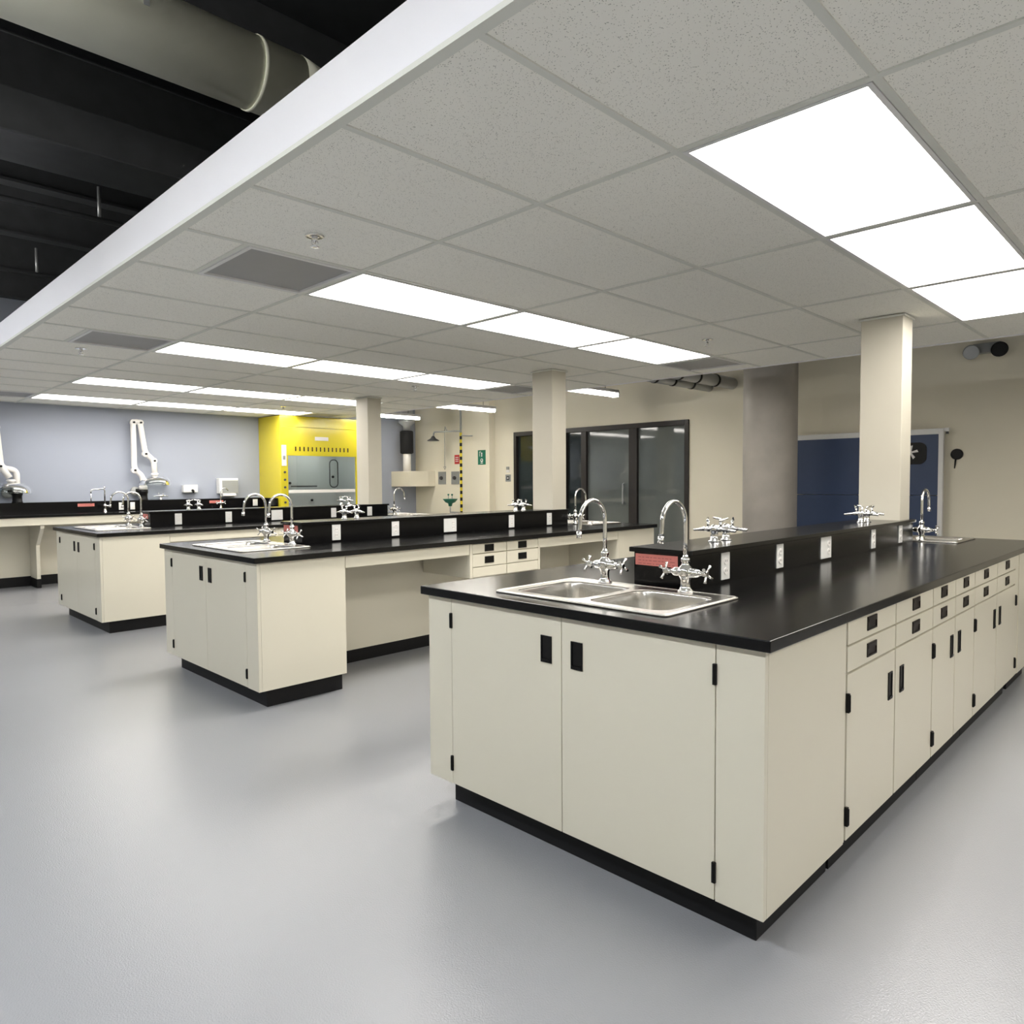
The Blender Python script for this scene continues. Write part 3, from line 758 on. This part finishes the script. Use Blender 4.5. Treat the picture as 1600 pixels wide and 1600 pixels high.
for s in (-1, 1): b.tube([(PX, bx+s*.05, 1.0), (PX, bx+s*.05, 1.10)], .007, 'grey', 8); b.lathe([(.012, 0), (.018, .02), (.014, .03)], (PX, bx+s*.05, 1.10), 'gbowl', 10)
obj('eyewash_nozzles', b, t)

# signs and plates on the back wall
xs_ = XW-.14
t = thing('safety_sign', 'green vertical emergency shower and eyewash sign on the beige wall', 'sign', (xs_, 8.237, 1.64))
obj('panel', MB().box(xs_-.004, xs_-.0005, 8.14, 8.335, 1.645, 1.90, 'green'), t)
b = MB(); X = xs_-.0045; yc = 8.237
b.lathe([(.018, 0), (.018, .0008)], (X-.0005, yc, 1.84), 'white_pl', 16, 'X')
b.box(X-.001, X, yc-.014, yc+.014, 1.785, 1.82, 'white_pl'); b.box(X-.001, X, yc+.02, yc+.05, 1.862, 1.874, 'white_pl'); b.box(X-.001, X, yc+.05, yc+.058, 1.79, 1.874, 'white_pl')
b.lathe([(.034, 0), (.034, .0008)], (X-.0005, yc, 1.72), 'white_pl', 20, 'X'); b.lathe([(.016, 0), (.016, .0006)], (X-.0012, yc, 1.725), 'green', 16, 'X'); b.box(X-.001, X, yc-.03, yc+.03, 1.665, 1.678, 'white_pl')
obj('pictogram', b, t)
t = thing('red_sign', 'small red sign on the beige wall just left of the striped shower pole', 'sign', (XW, 9.05, 1.67))
obj('panel', MB().box(XW-.004, XW-.0005, 8.985, 9.12, 1.675, 1.845, 'red'), t)
b = MB()
for z in (1.80, 1.765, 1.73): b.box(XW-.005, XW-.004, 9.01, 9.095, z-.009, z+.004, 'white_pl')
obj('print', b, t)
pl = None
for y, L in ((9.48, 'grey wall plate with dark knob, left one beside the corner box'), (9.10, 'grey wall plate with dark knob, right one beside the shower pole')):
    if pl is None:
        pl = thing('wall_valve_plate', L, 'wall plate', (XW, y, 1.30), 'grey wall plates behind the shower')
        obj('plate', MB().box(XW-.012, XW-.0005, y-.11, y+.11, 1.30, 1.54, 'grey'), pl, .003)
        obj('knob', MB().lathe([(.03, -.05), (.035, -.03), (.03, -.0125)], (XW, y, 1.42), 'slot', 16, 'X'), pl)
    else: dup(pl, None, L, loc=(XW, y, 1.30))
t = thing('thermostat', 'tiny thermostat on the beige wall left of the dark doorway', 'thermostat', (XW, 7.73, 1.52))
obj('case', MB().box(XW-.02, XW-.0005, 7.70, 7.76, 1.55, 1.60, 'grey'), t, .003)
obj('lower_case', MB().box(XW-.012, XW-.0005, 7.69, 7.77, 1.50, 1.545, 'white_pl'), t, .003)
t = thing('switch_plate', 'small framed switch plate on the beige wall, left of the dark doorway', 'light switch', (XW, 7.73, 1.34))
obj('plate', MB().box(XW-.008, XW-.0005, 7.665, 7.79, 1.345, 1.465, 'grey'), t, .002)
obj('toggle', MB().box(XW-.014, XW-.0085, 7.695, 7.76, 1.375, 1.435, 'slot').box(XW-.016, XW-.0145, 7.71, 7.745, 1.395, 1.415, 'white_pl'), t)

# ------------------------------------------------------------------ dark glazed doors
t = thing('door_1', '', 'door'); del t['label']; del t['category']; t['kind'] = 'structure'; t.location = (XW, DY0, 0)
b = MB()
b.box(XW-.03, XW+.10, DY0, DY0+.06, 0, DH, 'bronze'); b.box(XW-.03, XW+.10, DY1-.06, DY1, 0, DH, 'bronze'); b.box(XW-.03, XW+.10, DY0+.06, DY1-.06, DH-.07, DH, 'bronze')
b.box(XW-.02, XW+.09, 5.09, 5.23, 0, DH-.07, 'bronze'); b.box(XW-.02, XW+.09, 6.02, 6.12, 0, DH-.07, 'bronze'); b.box(XW-.02, XW+.09, 6.42, 6.50, 0, DH-.07, 'bronze'); b.box(XW-.01, XW+.08, DY0+.06, 5.09, 0, .12, 'bronze'); b.box(XW-.01, XW+.08, 5.23, 6.02, 0, .12, 'bronze'); b.box(XW-.01, XW+.08, 6.50, DY1-.06, 0, .12, 'bronze')
obj('door_frame', b, t, .002)
for y0, y1 in ((DY0+.06, 5.09), (5.23, 6.02), (6.12, 6.42), (6.50, DY1-.06)):
    obj('glass_pane', MB().box(XW+.03, XW+.036, y0, y1, .12 if y0 != 6.12 else 0, DH-.07, 'door_glass' if y0 < 6 else 'door_glass_dark'), t)
obj('door_pull', MB().tube(rounded([(XW-.02, 5.30, 1.0), (XW-.07, 5.30, 1.0), (XW-.07, 5.30, 1.3), (XW-.02, 5.30, 1.3)], .03), .012, 'galv', 10), t)
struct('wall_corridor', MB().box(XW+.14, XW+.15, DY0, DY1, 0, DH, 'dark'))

# blue board with white frame
BX = 6.74
t = thing('blue_board', 'tall dark blue board in a white frame behind the far end of the nearest bench', 'board', (BX, 1.17, 0))
b = MB(); y0, y1, z1 = 1.18, 2.80, 1.875; e = .045
b.box(BX, BX+.05, y0, y0+e, 0, z1, 'white'); b.box(BX, BX+.05, y1-e, y1, 0, z1, 'white'); b.box(BX, BX+.05, y0+e, y1-e, z1-.06, z1, 'white'); b.box(BX, BX+.05, y0+e, y1-e, .12, .18, 'white')
obj('frame', b, t, .003)
obj('panel', MB().box(BX+.01, BX+.04, y0+e, y1-e, 1.168, z1-.06, 'blue').box(BX+.01, BX+.04, y0+e, y1-e, .18, 1.162, 'blue'), t)
b = MB().prism([(p[0], p[1]) for p in rrect(1.335, 1.60, 1.50, 1.735, .07, 6)], 'X', BX+.004, BX+.0098, 'black'); o = obj('fan_guard', b, t)
b = MB(); cy, cz = 1.49, 1.63
for k in range(5):
    a = k*2*PI/5+.5; p = lambda r, da: (cy+r*math.cos(a+da), cz+r*math.sin(a+da))
    b.prism([p(.012, -.6), p(.07, -.28), p(.078, .10), p(.014, .7)], 'X', BX+.001, BX+.0038, 'white_pl')
b.lathe([(.02, -.003), (.02, .0036)], (BX, cy, cz), 'white_pl', 14, 'X')
obj('fan_blades', b, o)
obj('foot', MB().box(BX-.12, BX+.12, y0, y0+.04, 0, .025, 'white'), t); obj('foot', MB().box(BX-.12, BX+.12, y1-.04, y1, 0, .025, 'white'), t)
obj('corner_clip', MB().box(BX+.01, BX+.03, y0-.05, y0-.001, z1-.035, z1+.003, 'white').box(BX+.012, BX+.02, y0-.045, y0-.02, z1-.06, z1-.036, 'slot'), t)
t = thing('hanging_tool', 'small black round tool hanging on the wall right of the blue board', 'tool', (XW, 1.08, 1.6))
obj('disc', MB().lathe([(.05, -.03), (.058, -.02), (.058, -.006), (.05, -.002)], (XW, 1.08, 1.60), 'black', 20, 'X'), t)
obj('cord', MB().tube([(XW-.012, 1.09, 1.56), (XW-.012, 1.10, 1.45)], [.010, .004], 'black', 8), t)

# emergency lights on the wall, top right
t = thing('emergency_light', 'pair of round emergency spotlights on the beige wall at the top right', 'emergency light', (XW, .80, 2.6))
obj('housing', MB().box(XW-.09, XW-.001, .70, .94, 2.62, 2.72, 'grey'), t, .006)
for y, m in ((.94, 'galv'), (.70, 'black')):
    b = MB().lathe([(.03, .05), (.07, .0), (.075, -.03), (.065, -.035)], (XW-.13, y, 2.63), m, 20, 'X'); b.tube([(XW-.09, y, 2.66), (XW-.04, y, 2.67)], .015, 'grey', 8); obj('lamp_head', b, t)

# pipes ending at the back wall
pp = None
for y, z, r, L in ((3.62, 2.60, .075, 'thick pipe with black clamp bands under the high ceiling, right one'), (3.95, 2.585, .06, 'pipe with black clamp bands under the high ceiling, middle one'), (4.25, 2.66, .05, 'thin pipe with black clamp bands under the high ceiling, left one')):
    t = thing('banded_pipe', L, 'pipe', (4.9, y, z), 'banded pipes beyond the tile ceiling')
    obj('pipe', MB().tube([(4.85, y, z+.0), (XW-.005, y, z)], r, 'galv', 20), t)
    for x in (5.2, 5.55, 5.95, 6.4): obj('band', MB().lathe([(r+.006, -.02), (r+.006, .02)], (x, y, z), 'black', 20, 'X'), t)

# hanging tube lights
hp = None
for y, dx, L in ((4.80, -.22, 'hanging fluorescent tube light right of the middle bench column'), (7.35, 0, 'hanging fluorescent tube light between the two left columns'), (9.22, -.05, 'hanging fluorescent tube light in the far room corner, beside the leftmost column')):
    if hp is None:
        hp = thing('hanging_tube_light', L, 'light', (4.93+dx, y, 2.45), 'hanging fluorescent tube lights'); x0 = 4.93+dx; z = 2.45
        obj('housing', MB().prism([(y-.06, z+.055), (y-.04, z+.10), (y+.04, z+.10), (y+.06, z+.055)], 'X', x0, x0+1.24, 'white'), hp)
        for s in (-1, 1): obj('tube', MB().tube([(x0+.03, y+s*.035, z+.03), (x0+1.21, y+s*.035, z+.03)], .019, 'tube', 12), hp)
        for s in (0, 1): obj('lamp_holder', MB().box(x0+s*1.215, x0+.025+s*1.215, y-.055, y+.055, z+.005, z+.055, 'white'), hp)
        for s in (.25, 1.0): obj('hanger_rod', MB().tube([(x0+s, y, z+.10), (x0+s, y, HD-.001)], .004, 'black', 6), hp)
    else: dup(hp, None, L, loc=(4.93+dx, y, 2.45))

# high ductwork above the open part of the ceiling
t = thing('round_duct', 'large cream round duct in the dark ceiling void at the top left', 'duct', (-3, 2.68, 3.45))
DYc, DZc = 2.68, 3.45
obj('duct', MB().lathe([(.175, -4.5), (.175, .35)], (-.25, DYc, DZc), 'duct', 36, 'X'), t)
obj('reducer', MB().lathe([(.176, .351), (.165, .42), (.150, .50), (.150, 3.0)], (-.25, DYc, DZc), 'duct', 32, 'X'), t)
for x in (-.13, -1.3, -2.7): obj('seam_ring', MB().lathe([(.180, -.010), (.180, .010)], (x, DYc, DZc), 'duct', 36, 'X'), t)
obj('drop_pipe', MB().lathe([(.045, 2.6), (.045, 3.29)], (-.02, DYc+.02, 0), 'galv', 20), t)
for x in (-.7, 1.2): obj('hanger', MB().box(x-.012, x+.012, DYc+.176, DYc+.182, DZc, HD-.41, 'galv').box(x-.012, x+.012, DYc-.182, DYc-.176, DZc, HD-.41, 'galv'), t)
t = thing('rectangular_duct', 'dark grey rectangular duct in the ceiling void left of the round duct', 'duct', (-3, 3.9, 3.3))
obj('duct', MB().box(-4.5, 3.2, 3.75, 4.2, 3.25, 3.49, 'darkm'), t, .01)
obj('hanger', MB().box(.2, .24, 3.80, 3.84, 3.491, HD-.41, 'galv'), t); obj('hanger', MB().box(.3, .33, 4.12, 4.15, 3.491, HD-.41, 'galv'), t)
for y, z, L in ((1.35, 3.3, 'thin conduit in the dark ceiling void right of the round duct'), (5.0, 3.3, 'thin conduit in the dark ceiling void far left'), (6.9, 3.3, 'thin conduit in the dark ceiling void farthest left')):
    tag(obj('conduit', MB().tube([(-5, y, z), (3, y, z)], .02, 'darkm', 10).tube([(-.2, y, z), (-.2, y, HD-.41)], .012, 'galv', 8)), L, 'pipe', 'conduits in the ceiling void')

# suspended lamps over the open aisle to the left of the camera
lp = None
for y in (-2.8, -.7, .7, 2.1, 4.75, 6.3, 8.0):
    L = 'suspended lamp over the open aisle, left of the view'
    if lp is None:
        lp = thing('aisle_lamp', L, 'light', (-2.5, y, 2.95), 'suspended lamps over the open aisle')
        obj('housing', MB().box(-2.65, -2.35, y-.6, y+.6, 2.96, 3.02, 'white'), lp); obj('diffuser', MB().box(-2.63, -2.37, y-.58, y+.58, 2.93, 2.959, 'aisle'), lp); obj('added_uplight', MB().box(-2.60, -2.40, y-.58, y+.58, 3.021, 3.03, 'added_uplamp'), lp)  # upper glowing sheet is added to throw light on the duct
        for s in (-.4, .4): obj('hanger_rod', MB().tube([(-2.5, y+s, 3.031), (-2.5, y+s, HD-.001)], .004, 'black', 6), lp)
    else: dup(lp, None, L, loc=(-2.5, y, 2.95))

# lab stool behind the far end of the nearest bench
sx, sy = 5.55, .10
t = thing('lab_stool', 'black lab chair past the far end of the nearest bench at the right edge', 'chair', (sx, sy, 0))
b = MB()
for k in range(5):
    a = k*2*PI/5+.3; b.tube([(sx, sy, .10), (sx+.28*math.cos(a), sy+.28*math.sin(a), .07)], [.022, .014], 'black', 8)
obj('base', b, t)
b = MB()
for k in range(5):
    a = k*2*PI/5+.3; b.lathe([(.03, -.018), (.03, .018)], (sx+.28*math.cos(a), sy+.28*math.sin(a), .03), 'black', 14, 'Y'); b.tube([(sx+.28*math.cos(a), sy+.28*math.sin(a), .03), (sx+.28*math.cos(a), sy+.28*math.sin(a), .075)], .008, 'black', 6)
obj('casters', b, t)
obj('post', MB().lathe([(.03, .10), (.03, .35), (.016, .36), (.016, .58)], (sx, sy, 0), 'chrome', 16), t)
b = MB().prism([(sx+p[0], sy+p[1]) for p in rrect(-.21, .21, -.21, .21, .08, 6)], 'Z', .58, .65, 'fabric'); obj('seat', b, t, .02, 3)
b = MB().prism([(sy+p[0], .97+p[1]) for p in rrect(-.19, .19, -.12, .12, .08, 6)], 'X', sx+.20, sx+.25, 'fabric'); obj('backrest', b, t, .015, 3)
obj('back_post', MB().tube(rounded([(sx+.05, sy, .575), (sx+.24, sy, .575), (sx+.262, sy, .95)], .05), .012, 'black', 8), t)
